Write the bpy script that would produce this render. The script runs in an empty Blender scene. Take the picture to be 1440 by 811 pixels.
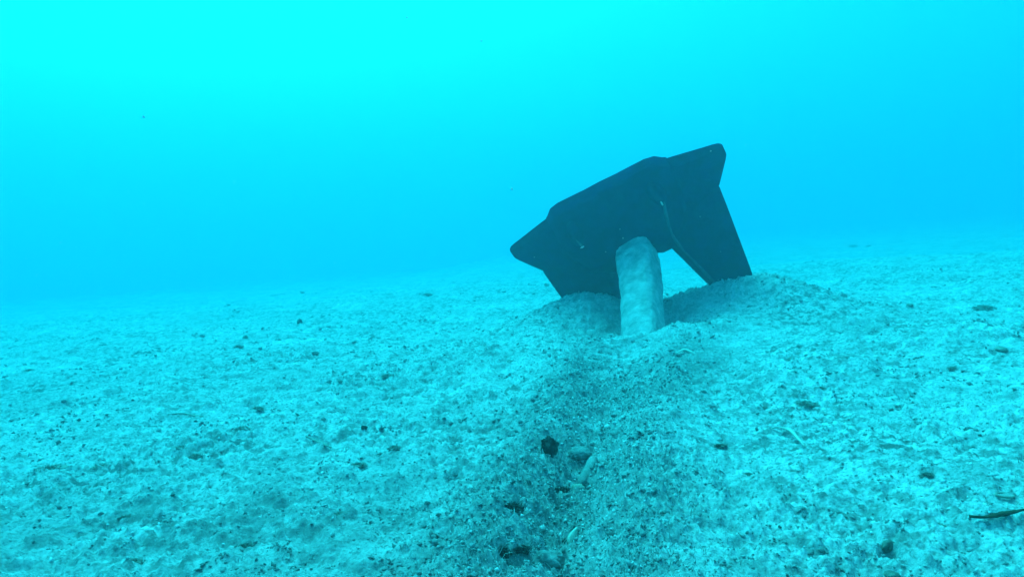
import bpy, bmesh, math, random
import numpy as np
from mathutils import Vector, Matrix

random.seed(7)
RNG = np.random.default_rng(11)
SC = bpy.context.scene
COL = SC.collection

# ------------------------------------------------------------------ camera
FPX = 1028.0                      # focal length in pixels of a 1440 wide frame
PITCH = math.atan(63 / FPX)
CAM = np.array([0.0, 0.0, 0.6])
cam_d = bpy.data.cameras.new('camera')
cam_d.sensor_width = 36.0
cam_d.lens = 36.0 * FPX / 1440.0
cam_d.clip_start = 0.02
cam_d.clip_end = 600.0
cam = bpy.data.objects.new('camera', cam_d)
COL.objects.link(cam)
cam.location = CAM
cam.rotation_euler = (math.pi / 2 - PITCH, 0, 0)
SC.camera = cam

# ------------------------------------------------------------------ light
SUN_EL, SUN_AZ = math.radians(62), math.radians(-33)     # azimuth from +Y (view direction), negative = left
world = bpy.data.worlds.new('World')
SC.world = world
world.use_nodes = True
wn = world.node_tree
sky = wn.nodes.new('ShaderNodeTexSky')
sky.sky_type = 'NISHITA'
sky.sun_disc = False
sky.sun_elevation = SUN_EL
sky.sun_rotation = SUN_AZ
bg = wn.nodes['Background']
bg.inputs['Strength'].default_value = 0.15
wn.links.new(sky.outputs['Color'], bg.inputs['Color'])
sun_d = bpy.data.lights.new('sun', 'SUN')
sun_d.energy = 3.0
sun_d.angle = math.radians(40)
sun_d.color = (1.0, 0.96, 0.9)
sun = bpy.data.objects.new('sun', sun_d)
COL.objects.link(sun)
sv = Vector((math.sin(SUN_AZ) * math.cos(SUN_EL), math.cos(SUN_AZ) * math.cos(SUN_EL), math.sin(SUN_EL)))
sun.rotation_euler = sv.to_track_quat('Z', 'Y').to_euler()
sun.location = sv * 30

vs = SC.view_settings
vs.view_transform = 'Standard'
vs.look = 'None'
vs.gamma = 1.0
vs.use_curve_mapping = False
vs.exposure = 1.41
SC.cycles.use_denoising = True
SC.cycles.max_bounces = 6
SC.cycles.diffuse_bounces = 2
SC.cycles.volume_bounces = 3
SC.cycles.use_adaptive_sampling = False
SC.cycles.pixel_filter_type = 'BLACKMAN_HARRIS'
SC.cycles.filter_width = 1.5          # the photograph is a soft video frame

# ------------------------------------------------------------------ helpers
def tag(o, label=None, cat=None, group=None, kind=None):
    if label: o['label'] = label
    if cat: o['category'] = cat
    if group: o['group'] = group
    if kind: o['kind'] = kind
    return o

def link(name, me, mat=None, parent=None, loc=None, rot=None, scale=None):
    o = bpy.data.objects.new(name, me)
    COL.objects.link(o)
    if mat is not None and not me.materials:
        me.materials.append(mat)
    if parent: o.parent = parent
    if loc is not None: o.location = loc
    if rot is not None: o.rotation_euler = rot
    if scale is not None: o.scale = scale
    return o

def mesh_from(name, verts, faces, smooth=True):
    me = bpy.data.meshes.new(name)
    me.from_pydata([tuple(v) for v in verts], [], faces)
    me.update()
    if smooth:
        me.polygons.foreach_set('use_smooth', [True] * len(me.polygons))
    return me

def mesh_np(name, V, Fc, smooth=False):
    """fast mesh from numpy arrays, all faces with the same corner count"""
    me = bpy.data.meshes.new(name)
    nf, k = Fc.shape
    me.vertices.add(len(V)); me.vertices.foreach_set('co', V.astype(np.float32).ravel())
    me.loops.add(nf * k); me.loops.foreach_set('vertex_index', Fc.astype(np.int32).ravel())
    me.polygons.add(nf)
    me.polygons.foreach_set('loop_start', np.arange(0, nf * k, k, dtype=np.int32))
    if smooth:
        me.polygons.foreach_set('use_smooth', np.ones(nf, dtype=bool))
    me.update(calc_edges=True)
    me.validate()
    return me

_perm = RNG.permutation(4096)
_grad = RNG.uniform(0, 2 * math.pi, 4096)
_gx, _gy = np.cos(_grad), np.sin(_grad)
def perlin(x, y, seed=0):
    x = np.asarray(x, float) + seed * 17.31; y = np.asarray(y, float) + seed * 5.77
    xi = np.floor(x).astype(np.int64); yi = np.floor(y).astype(np.int64)
    xf = x - xi; yf = y - yi
    u = xf * xf * xf * (xf * (xf * 6 - 15) + 10); v = yf * yf * yf * (yf * (yf * 6 - 15) + 10)
    def g(ix, iy, dx, dy):
        h = _perm[(_perm[ix & 4095] + iy) & 4095]
        return _gx[h] * dx + _gy[h] * dy
    a = g(xi, yi, xf, yf); b = g(xi + 1, yi, xf - 1, yf)
    c = g(xi, yi + 1, xf, yf - 1); d = g(xi + 1, yi + 1, xf - 1, yf - 1)
    return ((a + (b - a) * u) + ((c + (d - c) * u) - (a + (b - a) * u)) * v) * 1.5
def fbm(x, y, seed=0, octs=4, gain=0.5):
    r = 0; a = 1.0; f = 1.0
    for i in range(octs):
        r = r + a * perlin(x * f, y * f, seed + i * 3); a *= gain; f *= 2.03
    return r

# ------------------------------------------------------------------ seabed shape
SLOPE = 0.073
def gauss(x, y, cx, cy, sx, sy, amp, rot=0.0):
    c, s = math.cos(rot), math.sin(rot)
    dx, dy = x - cx, y - cy
    a = (dx * c + dy * s) / sx; b = (-dx * s + dy * c) / sy
    return amp * np.exp(-(a * a + b * b) * 0.5)
# the furrow dragged by the anchor, from the pit towards the camera
FUR = np.array([(0.74, 4.35), (0.52, 3.45), (0.34, 2.6), (0.21, 2.05), (0.12, 1.6), (0.08, 1.3), (0.03, 0.6)])
def furrow(x, y):
    """signed distance from the furrow line (positive to the right), and the coordinate along it"""
    t = np.interp(y, FUR[::-1, 1], FUR[::-1, 0])
    return x - t
def smooth(a, b, x):
    t = np.clip((x - a) / (b - a), 0, 1)
    return t * t * (3 - 2 * t)
def disturbed(x, y):
    """how far the bed has been turned over by the anchor, 0..1"""
    d = furrow(x, y) + 0.10 * perlin(x * 2.3, y * 2.3, 40)
    w = np.interp(y, [0.5, 1.3, 2.0, 3.0, 4.2, 4.8], [0.30, 0.27, 0.26, 0.33, 0.42, 0.5])
    return np.exp(-(d / w) ** 4) * smooth(5.6, 4.4, y) * (1 - np.minimum(1, gauss(x, y, .66, 3.85, .16, .42, 1.3, -.25)))
def bed(x, y, fine=True):
    x = np.asarray(x, float); y = np.asarray(y, float)
    r = np.hypot(x, y)
    z = SLOPE * np.clip(x, -60, 60)
    # the bed drops away to deeper water behind a low crest on the right and slowly on the left
    z = z - 0.20 * smooth(11.5, 15, y + 0.25 * x + 0.7 * perlin(x * 0.3, y * 0.3, 3)) * smooth(-1, 4, x)
    z = z - 0.02 * np.clip(y - 9, 0, 60) * smooth(2, -6, x)
    z = z + 0.045 * fbm(x * 0.45, y * 0.45, 1, 3)
    z = z + 0.018 * fbm(x * 1.9, y * 1.9, 5, 3)
    # mounds the flukes have pushed up
    z = z + gauss(x, y, 0.50, 5.12, 0.30, 0.24, 0.205) + gauss(x, y, 0.2, 4.75, 0.35, 0.4, 0.05)
    z = z + gauss(x, y, 1.66, 5.05, 0.34, 0.22, 0.212, -0.1) + gauss(x, y, 1.75, 4.70, 0.50, 0.34, 0.09)
    z = z + gauss(x, y, 1.12, 4.98, 0.22, 0.16, 0.06)
    # pit round the shank and its lip
    z = z + gauss(x, y, 0.93, 4.52, 0.15, 0.20, -0.14) + gauss(x, y, 0.80, 4.5, 0.18, 0.2, -0.05)
    z = z + gauss(x, y, 0.80, 4.02, 0.36, 0.10, 0.050, 0.05)
    # furrow: shallow trench with a berm on each side
    d = furrow(x, y)
    along = smooth(0.3, 1.0, y) * smooth(4.5, 3.7, y)
    near = smooth(2.6, 1.9, y)
    wl = np.interp(y, [1.3, 2, 3, 4.2], [0.15, 0.17, 0.22, 0.28])
    z = z + along * np.interp(y, [2.0, 2.8], [1.0, .55]) * (0.055 * np.exp(-((d + wl) / (0.11)) ** 2) + 0.050 * np.exp(-((d - wl * 1.05) / 0.12) ** 2))
    z = z - along * (0.012 + 0.036 * near) * np.exp(-(d / (0.075)) ** 2)
    if fine:
        k = disturbed(x, y)
        z = z + (0.016 + 0.004 * k) * fbm(x * 7.5, y * 7.5, 9, 3) * (r < 40)
        cl = perlin(x * 1.3, y * 1.3, 61) * 0.9 + 0.62
        z = z + (0.0135 + 0.002 * k) * np.clip(cl, 0.15, 1.2) * fbm(x * 26, y * 26, 14, 3, 0.6)
        b = fbm(x * 60, y * 60, 23, 2, 0.6)
        z = z + (0.0034 + 0.003 * k) * np.where(b > 0.15, b * 2, b)
        cd = fbm(x * 13, y * 13, 44, 2, 0.6)
        z = z + (0.016 + 0.002 * k) * np.clip(cd - .12, 0, 1) * np.clip(.6 + perlin(x * .8, y * .8, 46), .15, 1.2)
        rough = np.exp(-((x - 0.12) / 0.25) ** 2) * smooth(2.7, 1.9, y)
        z = z + rough * 0.010 * perlin(x * 14, y * 14, 33)
    # hollows that have opened in the furrow
    for hx, hy, hr, hd in HOLES:
        q = np.hypot(x - hx, (y - hy)) / hr + 0.35 * perlin(x * 25, y * 25, 51)
        z = z - hd * smooth(1.0, 0.25, q)
    return z
HOLES = []

def ray(px, py):
    x = (px - 720) / FPX; y = (405.5 - py) / FPX
    return np.array([x, math.cos(PITCH) + y * math.sin(PITCH), -math.sin(PITCH) + y * math.cos(PITCH)])
def at(px, py, Y):
    d = ray(px, py)
    return CAM + d * (Y / d[1])
def on_bed(px, py):
    """the spot on the seabed seen at a pixel of the photograph: its place in the world"""
    d = ray(px, py)
    t = np.geomspace(0.8, 60, 1500)
    P = CAM[None] + d[None] * t[:, None]
    hit = np.nonzero(P[:, 2] < bed(P[:, 0], P[:, 1], False))[0]
    i = hit[0] if len(hit) else len(t) - 1
    return P[i]
_h = [(783, 660, .016, .03), (800, 672, .018, .035), (786, 708, .018, .045), (798, 735, .022, .035), (735, 700, .018, .025), (700, 765, .025, .03), (770, 770, .02, .03), (845, 655, .012, .02), (760, 735, .014, .02), (792, 690, .030, .055), (806, 752, .032, .05), (720, 712, .030, .035), (716, 772, .05, .05), (775, 640, .02, .02), (1248, 772, .022, .03)]
HOLES = [(*on_bed(a, b)[:2], r_, d_) for a, b, r_, d_ in _h]

# ------------------------------------------------------------------ materials
def new_mat(name):
    m = bpy.data.materials.new(name); m.use_nodes = True
    nt = m.node_tree; b = nt.nodes['Principled BSDF']
    b.inputs['Specular IOR Level'].default_value = 0.05      # wet surfaces under water hardly shine
    b.inputs['Roughness'].default_value = 0.9
    return m, nt, b
def noise(nt, scale, detail=4, rough=0.55, coord='Object', vec=None):
    tc = nt.nodes.new('ShaderNodeTexCoord'); n = nt.nodes.new('ShaderNodeTexNoise')
    n.inputs['Scale'].default_value = scale; n.inputs['Detail'].default_value = detail; n.inputs['Roughness'].default_value = rough
    nt.links.new(vec if vec is not None else tc.outputs[coord], n.inputs['Vector'])
    return n.outputs['Fac']
def ramp(nt, fac, stops):
    r = nt.nodes.new('ShaderNodeValToRGB')
    while len(r.color_ramp.elements) < len(stops): r.color_ramp.elements.new(0.5)
    for e, (p, c) in zip(r.color_ramp.elements, stops):
        e.position = p; e.color = (c, c, c, 1) if isinstance(c, (int, float)) else (*c, 1)
    nt.links.new(fac, r.inputs['Fac'])
    return r.outputs['Color']
def mix(nt, fac, a, b, mode='MIX'):
    m = nt.nodes.new('ShaderNodeMix'); m.data_type = 'RGBA'; m.blend_type = mode
    for s, v in ((m.inputs[0], fac), (m.inputs[6], a), (m.inputs[7], b)):
        if isinstance(v, (int, float)): s.default_value = v
        elif isinstance(v, tuple): s.default_value = (*v, 1)
        else: nt.links.new(v, s)
    return m.outputs[2]
def bump(nt, b, fac, dist, strength=1.0, prev=None):
    n = nt.nodes.new('ShaderNodeBump'); n.inputs['Distance'].default_value = dist; n.inputs['Strength'].default_value = strength
    nt.links.new(fac, n.inputs['Height'])
    if prev is not None: nt.links.new(prev, n.inputs['Normal'])
    nt.links.new(n.outputs['Normal'], b.inputs['Normal'])
    return n.outputs['Normal']

def sand_material():
    m, nt, b = new_mat('sand')
    sand = ramp(nt, noise(nt, 2.2, 5), [(0.3, (.49, .48, .45)), (0.7, (.63, .62, .585))])
    # detritus caught in patches: brown green film, patch mask times speckle
    patch = ramp(nt, noise(nt, 1.6, 4, 0.6), [(0.38, 0.15), (0.66, 1.0)])
    speck = ramp(nt, noise(nt, 24, 3, 0.6), [(0.47, 0.0), (0.60, 1.0)])
    f = mix(nt, 1.0, patch, speck, 'MULTIPLY')
    c = mix(nt, f, sand, (.15, .15, .135))
    sp3 = ramp(nt, noise(nt, 9, 5, 0.7), [(0.48, 0.0), (0.66, 0.6)])
    c = mix(nt, sp3, c, (.19, .19, .175))
    speck2 = ramp(nt, noise(nt, 95, 3, 0.6), [(0.50, 0.0), (0.66, 0.75)])
    c = mix(nt, speck2, c, (.16, .16, .145))
    at_ = nt.nodes.new('ShaderNodeAttribute'); at_.attribute_name = 'turned'  # turned-over bed, plus painted light falloff and hollow shade
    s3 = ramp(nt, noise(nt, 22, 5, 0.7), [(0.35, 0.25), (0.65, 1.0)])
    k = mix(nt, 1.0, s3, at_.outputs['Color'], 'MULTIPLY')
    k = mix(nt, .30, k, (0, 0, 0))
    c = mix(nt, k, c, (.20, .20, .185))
    nt.links.new(c, b.inputs['Base Color'])
    b.inputs['Roughness'].default_value = 1.0
    b.inputs['Specular IOR Level'].default_value = 0.0
    p = bump(nt, b, noise(nt, 120, 4, 0.7), 0.006, 0.8)
    bump(nt, b, noise(nt, 38, 4, 0.6), 0.012, 0.6, p)
    return m
def rock_material(name, c0, c1, scale=30, bd=0.004):
    m, nt, b = new_mat(name)
    nt.links.new(ramp(nt, noise(nt, scale, 5, 0.65), [(0.35, c0), (0.68, c1)]), b.inputs['Base Color'])
    bump(nt, b, noise(nt, scale * 2.5, 4, 0.6), bd)
    return m
def varied_material(name, stops):
    """loose stuff: every piece its own shade, by island"""
    m, nt, b = new_mat(name)
    g = nt.nodes.new('ShaderNodeNewGeometry')
    nt.links.new(ramp(nt, g.outputs['Random Per Island'], stops), b.inputs['Base Color'])
    return m

M_SAND = sand_material()
M_STEEL = rock_material('fouled_steel', (.002, .004, .030), (.005, .010, .075), 9, 0.008)
def silt_patches(m):
    nt = m.node_tree; b = nt.nodes['Principled BSDF']
    old = b.inputs['Base Color'].links[0].from_socket
    p = ramp(nt, noise(nt, 3.2, 6, 0.7), [(0.52, 0.0), (0.74, 0.8)])
    nt.links.new(mix(nt, p, old, (.018, .024, .06)), b.inputs['Base Color'])
silt_patches(M_STEEL)
M_RIB = rock_material('lit_rib', (.05, .065, .09), (.10, .12, .15), 20, 0.004)  # pale tone paints the highlight along the fluke ridge
M_SILT = rock_material('silted_steel', (.28, .275, .255), (.58, .57, .53), 16, 0.012)
M_PALE = rock_material('pale_shell', (.55, .53, .47), (.72, .70, .64), 60, 0.001)
M_DARK = rock_material('dark_fouling_and_shade', (.015, .016, .015), (.07, .07, .055), 45, 0.004)
M_MURK = rock_material('murky_weed', (.10, .10, .08), (.25, .24, .195), 45, 0.004)
M_BROWN = rock_material('algae_brown', (.22, .215, .17), (.38, .365, .30), 40, 0.003)
M_GREY = rock_material('grey_stone', (.18, .178, .16), (.33, .32, .295), 25, 0.004)
M_LEAF = rock_material('dead_leaf', (.035, .035, .022), (.09, .085, .05), 30, 0.001)
M_LEAFP = rock_material('pale_leaf', (.50, .48, .38), (.66, .63, .52), 30, 0.001)
M_RUB = varied_material('shell_rubble', [(0.0, (.22, .215, .20)), (0.45, (.36, .355, .33)), (0.85, (.50, .49, .46)), (1.0, (.66, .65, .62))])
M_DET = varied_material('detritus', [(0.0, (.15, .15, .135)), (0.6, (.24, .235, .215)), (1.0, (.34, .33, .31))])
M_TURF = varied_material('algal_turf', [(0.0, (.20, .20, .18)), (0.6, (.34, .335, .31)), (1.0, (.50, .49, .46))])

# ------------------------------------------------------------------ seabed
# strips of darker turned-over rubble on the berms, and mottled detritus with painted light falloff on the open sand
STRIPS = [(980, 512, .10, .36, 1.9, -.35), (800, 545, .09, .55, 1.6, -.2), (160, 770, .55, .35, 1.2, 0), (792, 715, .045, .22, 1.5, -.1), (420, 740, .30, .30, .5, 0), (60, 560, .8, .5, .5, 0), (1250, 790, .25, .12, .5, 0), (640, 720, .12, .25, .6, 0)]  # the furrow entry paints shade into the hollows
def build_seabed():
    inner = np.radians(np.linspace(-46, 46, 861))
    outer = np.radians(np.linspace(46, 314, 61))[1:-1]
    ang = np.concatenate([inner, outer])
    r = np.concatenate([[0.05, 0.2, 0.4, 0.6, 0.75], np.geomspace(0.9, 12, 640), np.geomspace(12, 140, 121)[1:]])
    na, nr = len(ang), len(r)
    A, R = np.meshgrid(ang, r)
    X, Y = (R * np.sin(A)).ravel(), (R * np.cos(A)).ravel()
    Z = bed(X, Y)
    V = np.stack([X, Y, Z], 1)
    i = np.arange(nr - 1)[:, None] * na; j = np.arange(na)[None]; j2 = (j + 1) % na
    Fq = np.stack([i + j, i + na + j, i + na + j2, i + j2], -1).reshape(-1, 4)[:, ::-1]
    me = mesh_np('seabed', V, Fq, True)
    at_ = me.attributes.new('turned', 'FLOAT_COLOR', 'POINT')  # turned-over bed, plus painted light falloff and hollow shade
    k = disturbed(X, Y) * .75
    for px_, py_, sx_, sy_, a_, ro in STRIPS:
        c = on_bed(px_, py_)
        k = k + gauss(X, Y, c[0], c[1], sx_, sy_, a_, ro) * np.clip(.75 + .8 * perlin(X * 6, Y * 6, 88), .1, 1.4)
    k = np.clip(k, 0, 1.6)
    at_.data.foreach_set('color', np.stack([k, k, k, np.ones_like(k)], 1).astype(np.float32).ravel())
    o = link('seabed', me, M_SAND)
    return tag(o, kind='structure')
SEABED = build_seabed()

# ------------------------------------------------------------------ the anchor
def loft(stations, close=True, cap=True):
    """stations: list of rings (equal length lists of 3D points) -> verts, faces"""
    n = len(stations[0]); verts = [p for s in stations for p in s]; faces = []
    for a in range(len(stations) - 1):
        for k in range(n):
            k2 = (k + 1) % n
            faces.append((a * n + k, a * n + k2, (a + 1) * n + k2, (a + 1) * n + k))
    if cap:
        faces.append(tuple(reversed(range(n)))); faces.append(tuple((len(stations) - 1) * n + k for k in range(n)))
    return verts, faces
def finish(o, bev=0.02, seg=3, sub=0, ang=35):
    me = o.data
    bm = bmesh.new(); bm.from_mesh(me); bmesh.ops.recalc_face_normals(bm, faces=bm.faces); bm.to_mesh(me); bm.free()
    if bev:
        m = o.modifiers.new('bevel', 'BEVEL'); m.width = bev; m.segments = seg; m.limit_method = 'ANGLE'; m.angle_limit = math.radians(25)
    me.polygons.foreach_set('use_smooth', [True] * len(me.polygons))
    n = o.modifiers.new('normals', 'WEIGHTED_NORMAL'); n.keep_sharp = True
    return o

def build_anchor():
    roll, uy, vy = 0.462, -0.27, 0.40
    U = Vector((math.cos(roll), uy, math.sin(roll))).normalized()
    V = Vector((math.sin(roll), vy, -math.cos(roll))); V = (V - U * V.dot(U)).normalized()
    N = V.cross(U)
    O = Vector(at(845, 253, 5.0))
    root = bpy.data.objects.new('anchor', None); COL.objects.link(root)
    base = O + V * 0.95
    root.location = (base.x, base.y, float(bed(base.x, base.y)))
    tag(root, 'large dark stockless anchor with silt covered shank, flukes dug into the sand', 'anchor')
    inv = Matrix.Translation(root.location).inverted()
    def W(u, v, w): return tuple(inv @ (O + U * u + V * v + N * w))

    # crown: rings across the head, front (w>0) leaning over the flukes
    st = []
    prof = [(-.455, .075, .40, .10), (-.43, .058, .46, .135), (-.385, .016, .56, .165), (-.32, .0, .62, .185), (-.15, .0, .665, .195), (-.12, .0, .648, .2),
            (0, -.003, .645, .2), (.12, .0, .648, .2), (.15, .0, .668, .195), (.215, .0, .668, .19), (.32, .0, .62, .185), (.385, .016, .56, .165), (.43, .055, .46, .135), (.455, .07, .40, .10)]
    for u, v0, v1, h in prof:
        v0 -= .036
        st.append([W(u, v0 + .17, -h * .6), W(u, v0, h * .55), W(u, v0 + .05, h * .95), W(u, v0 * .5 + v1 * .5, h * 1.03), W(u, v1 - .13, h * 1.0), W(u, v1 - .02, h * .6), W(u, v1, -h * .5), W(u, v0 * .5 + v1 * .5, -h)])
    o = finish(link('crown', mesh_from('crown', *loft(st)), M_STEEL, root), 0.022, 3)

    for s in (-1, 1):
        # palm: the wedge that sticks out at the end of the head
        st = []
        for u, v0, v1, h in [(.36, .03, .62, .14), (.43, .056, .58, .125), (.55, .084, .50, .10), (.68, .116, .405, .075), (.745, .132, .318, .06), (.785, .145, .262, .052), (.803, .165, .232, .045)]:
            u *= s; v0 -= .018
            st.append([W(u, v0 + min(.12, (v1 - v0) * .35), -h * .7), W(u, v0, h * .6), W(u, v0 + (v1 - v0) * .15, h), W(u, v0 + (v1 - v0) * .8, h * .8), W(u, v1, h * .4), W(u, v1, -h * .4)])
        finish(link('palm', mesh_from('palm', *loft(st)), M_STEEL, root), 0.02, 3)
        # fluke: inner bevel, ridge, main face, flat back
        st = []
        for v, ui, ur, uo, t in [(.20, .20, .325, .52, .10), (.30, .19, .305, .64, .13), (.42, .19, .282, .675, .14), (.55, .19, .268, .668, .14), (.67, .208, .278, .660, .135),
                                 (.81, .247, .316, .650, .125), (.95, .285, .350, .641, .115), (1.08, .322, .382, .632, .10), (1.25, .37, .42, .615, .085), (1.45, .42, .455, .585, .06), (1.68, .475, .49, .53, .03)]:
            st.append([W(s * ui, v, -t * .35), W(s * ui, v, t * .3), W(s * (ui * .25 + ur * .75), v, t * .92), W(s * ur, v, t), W(s * (ur * .6 + uo * .4), v, t * .72), W(s * uo, v, t * .28), W(s * uo, v, -t * .3), W(s * (ui + uo) * .5, v, -t * .75)])
        fl = finish(link('fluke', mesh_from('fluke', *loft(st)), M_STEEL, root), 0.012, 2)
        # raised line along the ridge, its caught light painted as a paler colour
        pts = [(.316, .25, .196), (.296, .34, .196), (.276, .44, .192), (.266, .52, .178), (.270, .60, .150), (.282, .68, .141), (.316, .81, .131), (.350, .95, .121), (.382, 1.08, .106), (.42, 1.25, .09)]
        if s < 0: pts = [(.318, .19, .200), (.314, .22, .201), (.308, .26, .201), (.302, .29, .200)]
        st = []
        for i, (u, v, w) in enumerate(pts):
            rr = .010 + .003 * math.sin(i * 2.1)
            st.append([W(s * u + rr * math.cos(a), v, w + rr * math.sin(a)) for a in np.linspace(0, 2 * math.pi, 8, endpoint=False)])
        link('rib', mesh_from('rib', *loft(st)), M_RIB, fl)
        # rounded lug where the ridge runs into the crown
        st = []
        for k, (v, rr) in enumerate([(.10, .012), (.12, .04), (.16, .055), (.21, .055), (.26, .04), (.30, .015)]):
            st.append([W(s * (.29 + .02 * k / 5) + rr * math.cos(a), v, .178 + rr * .7 * math.sin(a)) for a in np.linspace(0, 2 * math.pi, 14, endpoint=False)])
        link('lug', mesh_from('lug', *loft(st)), M_STEEL, root)
        # bare pale chip under the lug
        bm = bmesh.new(); bmesh.ops.create_icosphere(bm, subdivisions=2, radius=1)
        for q in bm.verts:
            q.co *= 1 + .25 * math.sin(q.co.x * 5 + s) * math.cos(q.co.y * 4)
            a = Vector((q.co.x * (.006 if s > 0 else .016), q.co.y * (.020 if s > 0 else .006), q.co.z * .006))
            q.co = Vector(W(s * .302 + a.x, (.262 if s > 0 else .300) + a.y, (.206 if s > 0 else .203) + a.z))
        me = bpy.data.meshes.new('shell_chip'); bm.to_mesh(me); bm.free()
        link('shell_chip', me, M_PALE, root)

    # little shells and worm tubes grown on the head
    for (u, v, w) in [(-.02, .30, .205), (-.03, .37, .203), (.05, .44, .2), (.16, .46, .19), (-.18, .41, .195), (-.66, .26, .085), (-.40, .72, .11), (-.42, .76, .11), (.72, .14, .07), (.48, .52, .10), (.50, .83, .10), (.20, .55, .16), (-.1, .52, .18)]:
        bm = bmesh.new(); bmesh.ops.create_icosphere(bm, subdivisions=1, radius=1)
        sx = random.uniform(.004, .008)
        for q in bm.verts:
            q.co = Vector(W(u + q.co.x * sx, v + q.co.y * sx * random.uniform(.7, 1.2), w + q.co.z * sx))
        me = bpy.data.meshes.new('barnacle'); bm.to_mesh(me); bm.free()
        link('barnacle', me, M_GREY, root)

    # shank: thick oval bar coated in silt, down into the pit
    p0 = O + V * .30 - N * .06
    p1 = Vector(at(893, 342, 5.12)); p2 = Vector(at(901, 395, 4.76)); p3 = Vector(at(905, 472, 4.28)); p4 = p3 + (p3 - p2) * 1.2
    ctrl = [p0, p1, p2, p3, p4]
    st = []; nseg = 60; nring = 56; TC, TS = math.cos(.06), math.sin(.06)
    for i in range(nseg + 1):
        t = i / nseg
        # piecewise linear through the control points
        k = min(int(t * 4), 3); f = t * 4 - k
        c = ctrl[k].lerp(ctrl[k + 1], f)
        d = (ctrl[4] - ctrl[1]).normalized()
        ax = U - d * U.dot(d); ax.normalize(); ay = d.cross(ax)
        rx = np.interp(t, [0, .25, .36, .44, .50, .6, .75, 1], [.126, .127, .135, .138, .131, .126, .125, .122]); ry = rx * .95
        ring = []
        for a in np.linspace(0, 2 * math.pi, nring, endpoint=False):
            ca, sa = math.cos(a), math.sin(a)
            e = 0.50
            x = math.copysign(abs(ca) ** e, ca); y = math.copysign(abs(sa) ** e, sa); x, y = .92 * (x * TC - y * TS), .92 * (x * TS + y * TC)
            n_ = 1 + .018 * math.sin(t * 62 + 1.2 * math.sin(a + .5)) * (.4 + .6 * abs(math.sin(t * 17))) + .04 * float(perlin(a * 1.3 + 2, t * 9, 70)) + .035 * float(perlin(a * 4, t * 26, 75)) + .016 * float(perlin(a * 9, t * 60, 77))
            ring.append(tuple(inv @ (c + ax * x * rx * n_ + ay * y * ry * n_)))
        st.append(ring)
    sh = link('shank', mesh_from('shank', *loft(st)), M_SILT, root)
    finish(sh, 0)
    # raised collar under the crown
    c = p1.lerp(p2, .52); d = (ctrl[4] - ctrl[1]).normalized(); ax = U - d * U.dot(d); ax.normalize(); ay = d.cross(ax)
    st = []
    for off, g in [(-.05, .128), (-.04, .139), (-.015, .143), (.01, .141), (.03, .132)]:
        ring = []
        for a in np.linspace(0, 2 * math.pi, 56, endpoint=False):
            ca, sa = math.cos(a), math.sin(a)
            x = math.copysign(abs(ca) ** .50, ca); y = math.copysign(abs(sa) ** .50, sa); x, y = .92 * (x * TC - y * TS), .92 * (x * TS + y * TC)
            n_ = 1 + .04 * float(perlin(a * 2.2, off * 20, 80))
            ring.append(tuple(inv @ (c + d * (off + .012 * float(perlin(a * 1.5, 3, 81))) + ax * x * g * n_ + ay * y * g * .95 * n_)))
        st.append(ring)
    link('collar', mesh_from('collar', *loft(st)), M_SILT, sh)
    return root
ANCHOR = build_anchor()
# ------------------------------------------------------------------ loose stuff nobody could count
OCT_V = np.array([(1, 0, 0), (-1, 0, 0), (0, 1, 0), (0, -1, 0), (0, 0, 1), (0, 0, -1)], float)
OCT_F = np.array([(0, 2, 4), (2, 1, 4), (1, 3, 4), (3, 0, 4), (2, 0, 5), (1, 2, 5), (3, 1, 5), (0, 3, 5)])
def chips(X, Y, S, flat=(0.35, 0.8), lift=0.25, tilt=0.5, long=(0.5, 1.0)):
    """one small angular piece per spot, lying on the bed"""
    n = len(X); Z = bed(X, Y)
    P = OCT_V[None] * RNG.uniform(.65, 1.25, (n, 6, 1)) + RNG.normal(0, .16, (n, 6, 3))
    sc = np.stack([S, S * RNG.uniform(*long, n), S * RNG.uniform(*flat, n)], 1)
    P = P * sc[:, None]
    a = RNG.uniform(0, 2 * math.pi, n); b = RNG.normal(0, tilt, n); g = RNG.normal(0, tilt, n)
    ca, sa, cb, sb, cg, sg = np.cos(a), np.sin(a), np.cos(b), np.sin(b), np.cos(g), np.sin(g)
    x, y, z = P[..., 0], P[..., 1], P[..., 2]
    y, z = y * cb[:, None] - z * sb[:, None], y * sb[:, None] + z * cb[:, None]
    x, z = x * cg[:, None] + z * sg[:, None], -x * sg[:, None] + z * cg[:, None]
    x, y = x * ca[:, None] - y * sa[:, None], x * sa[:, None] + y * ca[:, None]
    V = np.stack([x + X[:, None], y + Y[:, None], z + (Z + sc[:, 2] * lift)[:, None]], -1).reshape(-1, 3)
    Fc = (OCT_F[None] + (np.arange(n) * 6)[:, None, None]).reshape(-1, 3)
    return V, Fc
def fan(n, r0, r1, half=42, power=1.0):
    """spots on the bed in front, log spread in distance"""
    r = r0 * (r1 / r0) ** (RNG.uniform(0, 1, n) ** power)
    a = np.radians(RNG.uniform(-half, half, n))
    return r * np.sin(a), r * np.cos(a)
def strew(n):
    t = RNG.uniform(0, 1, n) ** 1.3
    y = 1.15 + t * 3.1
    x = np.interp(y, FUR[::-1, 1], FUR[::-1, 0]) + RNG.normal(0, .19, n) * np.interp(y, [1, 4.5], [1.0, 1.5])
    k = disturbed(x, y) > RNG.uniform(0, .8, n)
    return x[k], y[k]

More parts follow.
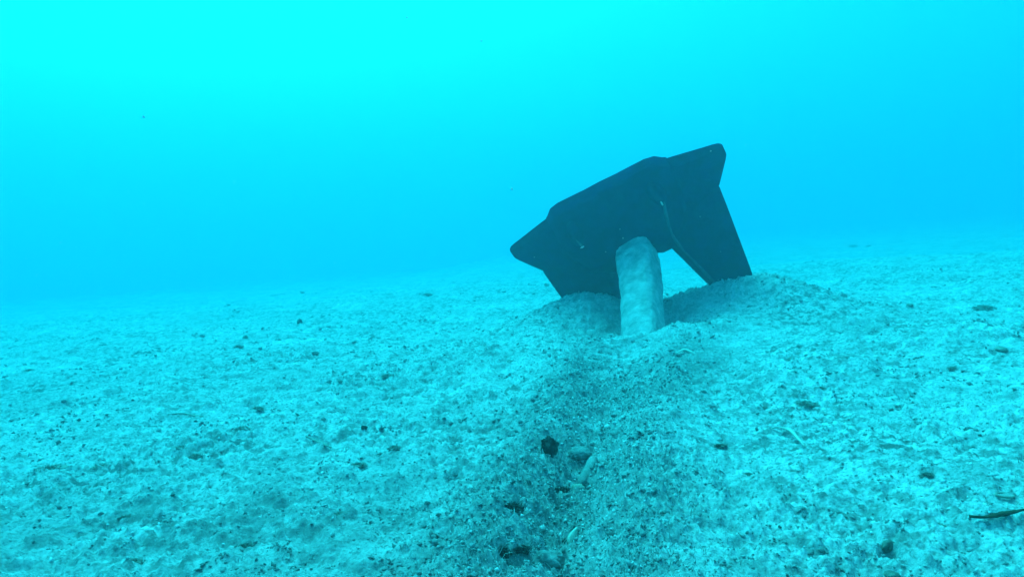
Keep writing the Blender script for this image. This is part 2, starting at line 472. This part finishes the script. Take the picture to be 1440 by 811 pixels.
def build_rubble():
    xs, ys, ss = [], [], []
    X, Y = fan(17000, 1.05, 7.0)                                  # fine shell hash over the whole floor
    k = np.clip(perlin(X * 1.7, Y * 1.7, 90) + .55, 0.05, 1) > RNG.uniform(0, 1, len(X)) * 1.0
    X, Y = X[k], Y[k]; r = np.hypot(X, Y)
    xs.append(X); ys.append(Y); ss.append(RNG.gamma(2.2, .0011, len(X)) * (r / 1.6) ** .7 + .0012)
    X, Y = strew(13000)                                           # coarser in the furrow
    xs.append(X); ys.append(Y); ss.append(RNG.gamma(2.0, .0013, len(X)) * (Y / 1.6) ** .6 + .0012)
    X = np.concatenate([RNG.normal(.5, .32, 450), RNG.normal(1.68, .36, 550)]); Y = RNG.normal(4.9, .26, 1000)   # on the mounds
    xs.append(X); ys.append(Y); ss.append(RNG.gamma(2.0, .002, 1000) + .002)
    X, Y, S = map(np.concatenate, (xs, ys, ss))
    V, Fc = chips(X, Y, np.minimum(S, .02))
    return tag(link('shell_rubble', mesh_np('shell_rubble', V, Fc), M_RUB), kind='stuff')
build_rubble()

def build_detritus():
    # flakes drifted together into small heaps
    X, Y = fan(3600, 1.05, 16.0, 42, .85)
    r = np.hypot(X, Y)
    keep = np.clip(perlin(X * .9, Y * .9, 95) * 1.2 + .5, .1, 1) > RNG.uniform(0, 1, len(X))
    X, Y, r = X[keep], Y[keep], r[keep]
    n = RNG.integers(4, 15, len(X))
    size = RNG.gamma(2.2, .0045, len(X)) * (r / 2.5) ** .45 + .004
    i = np.repeat(np.arange(len(X)), n)
    fx = X[i] + RNG.normal(0, 1, len(i)) * size[i] * .9
    fy = Y[i] + RNG.normal(0, 1, len(i)) * size[i] * .5
    S = size[i] * RNG.uniform(.12, .42, len(i))
    V, Fc = chips(fx, fy, S, (.25, .6), .2, .35)
    # single dark grains
    X2, Y2 = fan(1800, 1.05, 9.0)
    S2 = RNG.gamma(2.0, .0012, len(X2)) * (np.hypot(X2, Y2) / 1.6) ** .7 + .0012
    V2, F2 = chips(X2, Y2, S2, (.3, .8), .3)
    X3, Y3 = strew(1500)
    V3, F3 = chips(X3, Y3, RNG.gamma(2.0, .0016, len(X3)) + .0015, (.3, .8), .3)
    Vs = np.concatenate([V, V2, V3]); Fs = np.concatenate([Fc, F2 + len(V), F3 + len(V) + len(V2)])
    return tag(link('detritus', mesh_np('detritus', Vs, Fs), M_DET), kind='stuff')
build_detritus()

def blades(X, Y, Z, L, wid, lean=0.8):
    """thin bent filaments: four quads' worth of taper in two segments"""
    n = len(X)
    a = RNG.uniform(0, 2 * math.pi, n); dx, dy = np.cos(a), np.sin(a)
    b = RNG.uniform(0, 2 * math.pi, n); wx, wy = np.cos(b) * wid * .5, np.sin(b) * wid * .5
    l1 = RNG.uniform(.1, lean, n) * L; l2 = l1 + RNG.uniform(.2, lean, n) * L
    z1 = Z + L * .55; z2 = Z + L * RNG.uniform(.5, 1.0, n)
    def p(x, y, z): return np.stack([x, y, z], -1)
    V = np.stack([p(X - wx, Y - wy, Z - .002), p(X + wx, Y + wy, Z - .002),
                  p(X + dx * l1 * .5 + wx * .8, Y + dy * l1 * .5 + wy * .8, z1), p(X + dx * l1 * .5 - wx * .8, Y + dy * l1 * .5 - wy * .8, z1),
                  p(X + dx * l2 * .7, Y + dy * l2 * .7, z2)], 1).reshape(-1, 3)
    o = (np.arange(n) * 5)[:, None, None]
    Fc = (np.array([(0, 1, 2), (0, 2, 3), (3, 2, 4)])[None] + o).reshape(-1, 3)
    return V, Fc
def build_turf():
    X, Y = strew(34000)
    k = perlin(X * 5, Y * 5, 97) + .35 > RNG.uniform(-.1, 1, len(X))
    X, Y = X[k], Y[k]
    L = RNG.gamma(3, .0028, len(X)) + .003
    V, Fc = blades(X, Y, bed(X, Y), L, RNG.uniform(.0008, .002, len(X)), 1.2)
    X2, Y2 = fan(9000, 1.05, 5.0)
    k = perlin(X2 * 2.4, Y2 * 2.4, 98) > .18
    X2, Y2 = X2[k], Y2[k]
    L2 = RNG.gamma(3, .003, len(X2)) + .003
    V2, F2 = blades(X2, Y2, bed(X2, Y2), L2, RNG.uniform(.0008, .002, len(X2)), 1.6)
    return tag(link('algal_turf', mesh_np('algal_turf', np.concatenate([V, V2]), np.concatenate([Fc, F2 + len(V)])), M_TURF), kind='stuff')
build_turf()

def build_snow():
    # plankton and silt hanging in the water
    n = 420
    y = RNG.uniform(1.2, 7.0, n); x = y * RNG.uniform(-.8, .8, n); z = RNG.uniform(.15, 2.6, n)
    S = RNG.gamma(2.0, .0006, n) + .0005
    V, Fc = chips(x, y, S, (.6, 1), 0, 1.0)
    dz = np.repeat(np.maximum(z, bed(x, y) + .1) - bed(x, y), 6)
    V[:, 2] += dz
    return tag(link('marine_snow', mesh_np('marine_snow', V, Fc), M_PALE), kind='stuff')
build_snow()

# ------------------------------------------------------------------ single things lying on the bed
def seated(px, py):
    p = on_bed(px, py)
    return Vector((p[0], p[1], float(bed(p[0], p[1]))))
def lump_mesh(name, r, seed, sy=1.0, sz=.7, rough=.22, sub=3):
    bm = bmesh.new(); bmesh.ops.create_icosphere(bm, subdivisions=sub, radius=1)
    for v in bm.verts:
        c = v.co.copy()
        n = float(perlin(c.x * 1.1 + c.z * .7, c.y * 1.1 - c.z * .5, seed)) * rough * 1.6 + float(perlin(c.x * 3 + c.z, c.y * 3 + c.z * 2, seed + 7)) * rough * .7 + float(perlin(c.x * 8 + c.z * 3, c.y * 8 - c.z * 4, seed + 9)) * rough * .3
        v.co = c * (1 + n)
        v.co.y *= sy; v.co.z *= sz; v.co *= r
    me = bpy.data.meshes.new(name); bm.to_mesh(me); bm.free()
    me.polygons.foreach_set('use_smooth', [True] * len(me.polygons))
    return me
def pixel_size(p): return float(np.linalg.norm(np.array(p) - CAM)) / FPX

PEBBLES = [  # px, py, width px, height ratio, material, label
    (422, 454, 11, .9, M_DARK, 'dark round pebble standing alone on the far pale sand left of centre'),
    (345, 475, 9, .7, M_BROWN, 'small brown pebble below left of the lone dark round pebble'),
    (414, 484, 8, .7, M_BROWN, 'tiny brown pebble right below the lone dark round pebble'),
    (568, 379, 10, .6, M_BROWN, 'hazy distant pebble, the farthest one left of the anchor'),
    (425, 412, 8, .7, M_BROWN, 'hazy small pebble far behind the lone dark round pebble'),
    (512, 607, 11, .7, M_DARK, 'small dark angular pebble on bare sand midway down the left half'),
    (478, 543, 9, .7, M_BROWN, 'small brown pebble above left of the small angular pebble'),
    (717, 509, 11, .8, M_BROWN, 'brown pebble left of the furrow in front of the anchor'),
    (1279, 434, 10, .7, M_BROWN, 'small dark pebble on pale sand right of the right mound'),
    (1112, 506, 12, .6, M_BROWN, 'brown pebble on sand below the right mound'),
    (1261, 504, 13, .6, M_BROWN, 'brown pebble on the right half, left of the flat dark one'),
    (1408, 494, 18, .45, M_BROWN, 'flat dark pebble near the right edge at mid height'),
    (1248, 772, 20, .9, M_MURK, 'dark lump in a hollow near the bottom right'),
    (1256, 801, 20, .6, M_MURK, 'dark lump cut by the bottom edge, lower right'),
    (769, 403, 9, .9, M_BROWN, 'small brown pebble on sand just left of the left mound under the anchor'),
]
for i, (px, py, w, hr, m, lab) in enumerate(PEBBLES):
    if not w: continue
    p = seated(px, py); r = w * .40 * pixel_size(p)
    o = link('pebble', lump_mesh('pebble', r, 100 + i, random.uniform(.75, 1), hr, .25), m, loc=p + Vector((0, 0, r * hr * .25)), rot=(0, 0, random.uniform(0, 6)))
    tag(o, lab, 'pebble', 'pebbles on the sea floor')

def clump_mesh(name, r, seed, nb=120, sz=.35):
    """low tuft of dark weed: a lumpy cushion with curled blades standing out of it"""
    core = lump_mesh(name + '_core', r * .75, seed, .6, sz, .75, 4)
    V0 = np.array([v.co for v in core.vertices]); F0 = [tuple(p.vertices) for p in core.polygons]
    bpy.data.meshes.remove(core)
    X = RNG.normal(0, r * .48, nb); Y = RNG.normal(0, r * .32, nb)
    Zb = np.maximum(0, r * sz * .6 * (1 - (X / r) ** 2 - (Y / (r * .7)) ** 2))
    V, Fc = blades(X, Y, Zb, RNG.uniform(.2, .6, nb) * r * .8, RNG.uniform(.03, .08, nb) * r, 1.6)
    verts = np.concatenate([V0, V]); faces = F0 + [tuple(f + len(V0)) for f in Fc]
    return mesh_from(name, verts, faces)
CLUMPS = [
    (335, 489, 17, M_BROWN, 'flat brown weed clump left of the tiny brown pebble, far left sand'),
    (443, 496, 17, M_BROWN, 'flat brown weed clump just right of the tiny brown pebble'),
    (601, 416, 16, M_BROWN, 'hazy flat weed clump on far sand left of the anchor'),
    (545, 530, 24, M_BROWN, 'oval weed clump alone on bright sand left of the furrow'),
    (657, 573, 20, M_BROWN, 'weed clump on sand close to the left berm of the furrow'),
    (555, 637, 26, M_BROWN, 'weed clump below right of the small dark angular pebble'),
    (505, 655, 30, M_BROWN, 'broad weed clump low on the left half of the sand'),
    (363, 577, 22, M_BROWN, 'weed clump on the left sand below the far pebbles'),
    (340, 608, 24, M_BROWN, 'weed clump left of the dark thin twig'),
    (255, 630, 24, M_BROWN, 'weed clump on the left sand, higher of a leaning pair'),
    (275, 645, 26, M_BROWN, 'weed clump on the left sand, lower of a leaning pair'),
    (72, 660, 42, M_BROWN, 'long dark weed clump near the left edge of the sand'),
    (146, 658, 30, M_BROWN, 'weed clump just right of the long clump by the left edge'),
    (180, 726, 32, M_MURK, 'dark weed clump low on the left with a pale ridge beside it'),
    (345, 768, 30, M_MURK, 'dark weed clump near the bottom, left of centre'),
    (480, 726, 26, M_BROWN, 'slanting weed clump above the bottom edge, left of the furrow'),
    (190, 795, 30, M_BROWN, 'weed clump at the bottom edge of the left sand'),
    (41, 522, 16, M_BROWN, 'faint weed clump on hazy sand at the far left'),
    (1135, 577, 34, M_BROWN, 'broad weed clump right of the furrow above the pale curved leaf'),
    (1163, 580, 18, M_BROWN, 'small weed clump touching the right side of the broad one'),
    (1155, 551, 16, M_BROWN, 'weed clump in a shallow hollow right of the furrow'),
    (1075, 572, 14, M_BROWN, 'small weed clump left of the broad one on the right sand'),
    (1013, 627, 24, M_MURK, 'dark weed clump right of the furrow, left of the pale curved leaf'),
    (955, 626, 20, M_MURK, 'dark weed clump on the right berm of the furrow'),
    (1305, 669, 24, M_MURK, 'dark weed clump on the right sand above the dark leaf'),
    (1318, 734, 26, M_BROWN, 'weed clump just left of the dark leaf'),
    (1340, 517, 18, M_BROWN, 'flat weed clump on the right sand below the flat dark pebble'),
    (1385, 437, 30, M_BROWN, 'spread weed clump near the right edge, far up the sand'),
    (1200, 347, 16, M_BROWN, 'hazy weed clump on the far crest right of the anchor'),
    (1222, 347, 10, M_BROWN, 'hazy smaller weed clump at the right end of the far crest'),
    (720, 712, 44, M_DARK, 'dark weed clump in the left side of the furrow'),
    (706, 772, 50, M_DARK, 'large dark weed clump at the bottom of the furrow'),  # bottom clumps coloured near black to deepen the hollow's shade
    (735, 777, 36, M_DARK, 'dark weed clump against the right of the large bottom one'),
    (789, 694, 30, M_DARK, 'dark clump standing in for shade in the hollow below the finger shaped bar'),  # dark clumps from here on are added as shade in the hollows
    (793, 760, 36, M_DARK, 'dark clump standing in for shade in the hollow left of the upright pale shell'),
    (783, 712, 16, M_DARK, 'small dark tuft standing in for shade at the lower tip of the hollow in the furrow'),
    (1052, 665, 22, M_BROWN, 'weed clump in a small scoop of sand below the pale curved leaf'),
]
for i, (px, py, w, m, lab) in enumerate(CLUMPS):
    p = seated(px, py); r = w * .36 * pixel_size(p)
    o = link('weed_or_shade_clump', clump_mesh('weed_or_shade_clump', r, 200 + i * 3, 240, .26), m, loc=p + Vector((0, 0, r * .05)), rot=(0, 0, random.uniform(-.5, .5)))
    tag(o, lab, 'weed', 'weed clumps on the sea floor')

# dark fouled lump with a pale broken rim
p = seated(772, 640); s = pixel_size(p)
sp_me = lump_mesh('sponge', 15 * s, 301, .8, .95, .30, 4)
for v in sp_me.vertices:
    e = v.co.z / (15 * s)
    v.co.x = v.co.x * (.80 + .28 * e) + (.25 * (1 - e) - .2) * 5 * s
    v.co *= 1 + .10 * float(perlin(v.co.x / s * .35 + e * 3, v.co.y / s * .35 - e * 2, 303))
sponge = link('sponge', sp_me, M_DARK, loc=p + Vector((0, 0, 9 * s)), rot=(.2, .3, .4))
tag(sponge, 'dark purple rounded lump with a pale rim in the furrow', 'sponge')
st = []
for k in range(9):
    a = math.radians(195 + k * 9); rr = (2.2 - abs(k - 4) * .42) * s
    c = Vector((math.cos(a) * 15 * s, -8 * s + math.sin(a) * 3 * s, math.sin(a) * 14 * s + 4 * s))
    st.append([tuple(c + Vector((math.cos(b) * rr, math.sin(b) * rr * .6, math.sin(b) * rr))) for b in np.linspace(0, 2 * math.pi, 7, endpoint=False)])
rim = link('rim', mesh_from('rim', *loft(st)), M_PALE, sponge)

def bar(name, pts, radii, mat, label, cat, seed, ring=18, rough=.12):
    """bent round bar through points, lumpy with growth"""
    st = []; n = len(pts); steps = 26
    for i in range(steps + 1):
        t = i / steps * (n - 1); k = min(int(t), n - 2); f = t - k
        c = pts[k].lerp(pts[k + 1], f); rr = radii[k] + (radii[k + 1] - radii[k]) * f
        e = i / steps; rr *= min(1, math.sqrt(max(0.02, 1 - (2 * e - 1) ** 6)))
        d = (pts[k + 1] - pts[k]).normalized(); ax = d.cross(Vector((0, 0, 1))).normalized(); ay = d.cross(ax)
        st.append([c + ax * math.cos(a) * rr * q + ay * math.sin(a) * rr * q for a in np.linspace(0, 2 * math.pi, ring, endpoint=False)
                   for q in [1 + rough * float(perlin(a * 1.5, e * 6, seed)) + rough * .5 * float(perlin(a * 4, e * 20, seed + 2))]])
    base = pts[n // 2].copy()
    st = [[tuple(v - base) for v in r_] for r_ in st]
    o = link(name, mesh_from(name, *loft(st)), mat, loc=base)
    return tag(o, label, cat)
a_, b_, c_ = seated(836, 652), seated(828, 668), seated(816, 684); s = pixel_size(b_)
bar('encrusted_bar', [a_ + Vector((0, 0, 3 * s)), b_ + Vector((0, 0, 7 * s)), c_ + Vector((0, 0, 1 * s))], [6.5 * s, 8 * s, 7 * s], M_GREY,
    'pale finger shaped bar lying half buried in the furrow', 'debris', 310)
a_, b_ = seated(808, 632), seated(824, 645); s = pixel_size(a_)
o = link('stone', lump_mesh('stone', 15 * s, 320, .9, .55, .16, 4), M_GREY, loc=seated(814, 642) + Vector((0, 0, 1 * s)))
tag(o, 'pale domed stone half sunk beside the dark purple lump', 'stone')
o = link('stone', lump_mesh('stone', 13 * s, 323, .7, .6, .3, 4), M_GREY, loc=seated(772, 803) + Vector((0, 0, 0 * s)))
tag(o, 'pale rounded stone at the bottom edge in the furrow', 'stone')
o = link('stone', lump_mesh('stone', 9 * s, 326, .8, .7, .2, 3), M_BROWN, loc=seated(813, 690) + Vector((0, 0, 1 * s)))
tag(o, 'small brown stone at the lower end of the finger shaped bar', 'stone')
# pale curved valve of a shell standing in the hollow
p = seated(803, 764); s = pixel_size(p)
st = []
for k in range(11):
    e = k / 10; h = 26 * s * e; w_ = 6.5 * s * math.sin(math.pi * min(1, .12 + e * .86)) + .6 * s
    st.append([(x * w_ + 8 * s * e * e, -3 * s * (1 - x * x) + s * .8 * th, h) for x, th in [(-1, 0), (-.5, 0), (0, 0), (.5, 0), (1, 0), (.5, 1), (0, 1), (-.5, 1)]])
sh = link('shell', mesh_from('shell', *loft(st)), M_LEAFP, loc=p - Vector((0, 0, 3 * s)), rot=(-.35, .15, .3))
tag(sh, 'pale curved shell standing on edge in the furrow hollow', 'shell')

def leaf(px_pts, wid, mat, label, cat, name, rise=.004, thick=.0012, arch=.0):
    """strap leaf: a ribbon with thickness laid over the bed"""
    P = [seated(*q) for q in px_pts]
    n = 24; pts = []
    for i in range(n + 1):
        t = i / n * (len(P) - 1); k = min(int(t), len(P) - 2); f = t - k
        p0, p1, p2, p3 = P[max(k - 1, 0)], P[k], P[k + 1], P[min(k + 2, len(P) - 1)]
        q = ((p1 * 2) + (p2 - p0) * f + (p0 * 2 - p1 * 5 + p2 * 4 - p3) * f * f + (p1 * 3 - p0 - p2 * 3 + p3) * f ** 3) * .5
        q.z = float(bed(q.x, q.y, False)) + rise + arch * math.sin(math.pi * i / n)
        pts.append(q)
    base = pts[n // 2].copy(); st = []
    for i, q in enumerate(pts):
        d = (pts[min(i + 1, n)] - pts[max(i - 1, 0)]).normalized(); sd = d.cross(Vector((0, 0, 1))).normalized()
        tw = .5 * math.sin(i * .25 + 1); sd = (sd * math.cos(tw) + Vector((0, 0, 1)) * math.sin(tw)); up = sd.cross(d)
        e = i / n; w_ = wid * .5 * min(1, .25 + 3 * e, .25 + 3 * (1 - e)) * (1 + .12 * math.sin(i * 1.7))
        st.append([tuple(q - base + sd * w_ * x + up * thick * z) for x, z in [(-1, 0), (0, .5), (1, 0), (0, -.8)]])
    o = link(name, mesh_from(name, *loft(st)), mat, loc=base)
    return tag(o, label, cat)
leaf([(1362, 743), (1385, 744), (1412, 739), (1446, 731)], .011, M_LEAF, 'dark strap leaf lying on the sand at the lower right edge', 'leaf', 'seagrass_leaf', .023, .004)
leaf([(1083, 609), (1098, 611), (1115, 619), (1131, 633)], .012, M_LEAFP, 'pale curved strap leaf on the sand right of the furrow', 'leaf', 'seagrass_leaf', .012, .003, .012)
leaf([(430, 616), (447, 623), (466, 632)], .012, M_BROWN, 'thin dark twig slanting on the left sand', 'twig', 'twig', .006, .005)
leaf([(236, 585), (262, 584), (280, 587), (298, 586)], .014, M_BROWN, 'long thin twig lying level on the far left sand', 'twig', 'twig', .006, .005)
leaf([(914, 524), (922, 514), (931, 505)], .016, M_GREY, 'short straight grey twig leaning in front of the shank pit', 'twig', 'twig', .012, .007)
leaf([(950, 500), (962, 494), (975, 499)], .014, M_LEAFP, 'short pale leaf curl on the slope right of the furrow', 'leaf', 'seagrass_leaf', .010, .003)
p = seated(1413, 694); s = pixel_size(p)
st = []
for k in range(18):
    a = 2 * math.pi * k / 17 * .93; c = Vector((math.cos(a) * 9 * s, math.sin(a) * 7 * s, 1.5 * s))
    st.append([tuple(c + Vector((math.cos(a) * math.cos(b), math.sin(a) * math.cos(b), math.sin(b))) * 1.5 * s) for b in np.linspace(0, 2 * math.pi, 6, endpoint=False)])
tag(link('shell', mesh_from('shell', *loft(st)), M_BROWN, loc=p), 'small ring of broken shell on the sand above the dark leaf', 'shell')

# ------------------------------------------------------------------ the water
def build_water():
    bm = bmesh.new(); bmesh.ops.create_cube(bm, size=1)
    for v in bm.verts:
        v.co.x *= 300; v.co.y *= 300; v.co.z = -14 if v.co.z < 0 else 13.0
    me = bpy.data.meshes.new('haze'); bm.to_mesh(me); bm.free()
    m = bpy.data.materials.new('sea_water'); m.use_nodes = True
    nt = m.node_tree; nt.nodes.clear()
    out = nt.nodes.new('ShaderNodeOutputMaterial')
    pv = nt.nodes.new('ShaderNodeVolumePrincipled')
    pv.inputs['Color'].default_value = (1.0, .84, .88, 1)
    pv.inputs['Density'].default_value = 0.042
    pv.inputs['Density Attribute'].default_value = ''
    pv.inputs['Temperature Attribute'].default_value = ''
    pv.inputs['Color Attribute'].default_value = ''
    pv.inputs['Anisotropy'].default_value = 0.72
    ab = nt.nodes.new('ShaderNodeVolumeAbsorption')          # sea water swallows red first
    ab.inputs['Color'].default_value = (0.20, .956, .98, 1)
    ab.inputs['Density'].default_value = 0.30
    ad = nt.nodes.new('ShaderNodeAddShader')
    nt.links.new(pv.outputs[0], ad.inputs[0]); nt.links.new(ab.outputs[0], ad.inputs[1])
    nt.links.new(ad.outputs[0], out.inputs['Volume'])
    o = link('haze', me, m)
    o.display_type = 'WIRE'
    return tag(o, kind='stuff')
build_water()
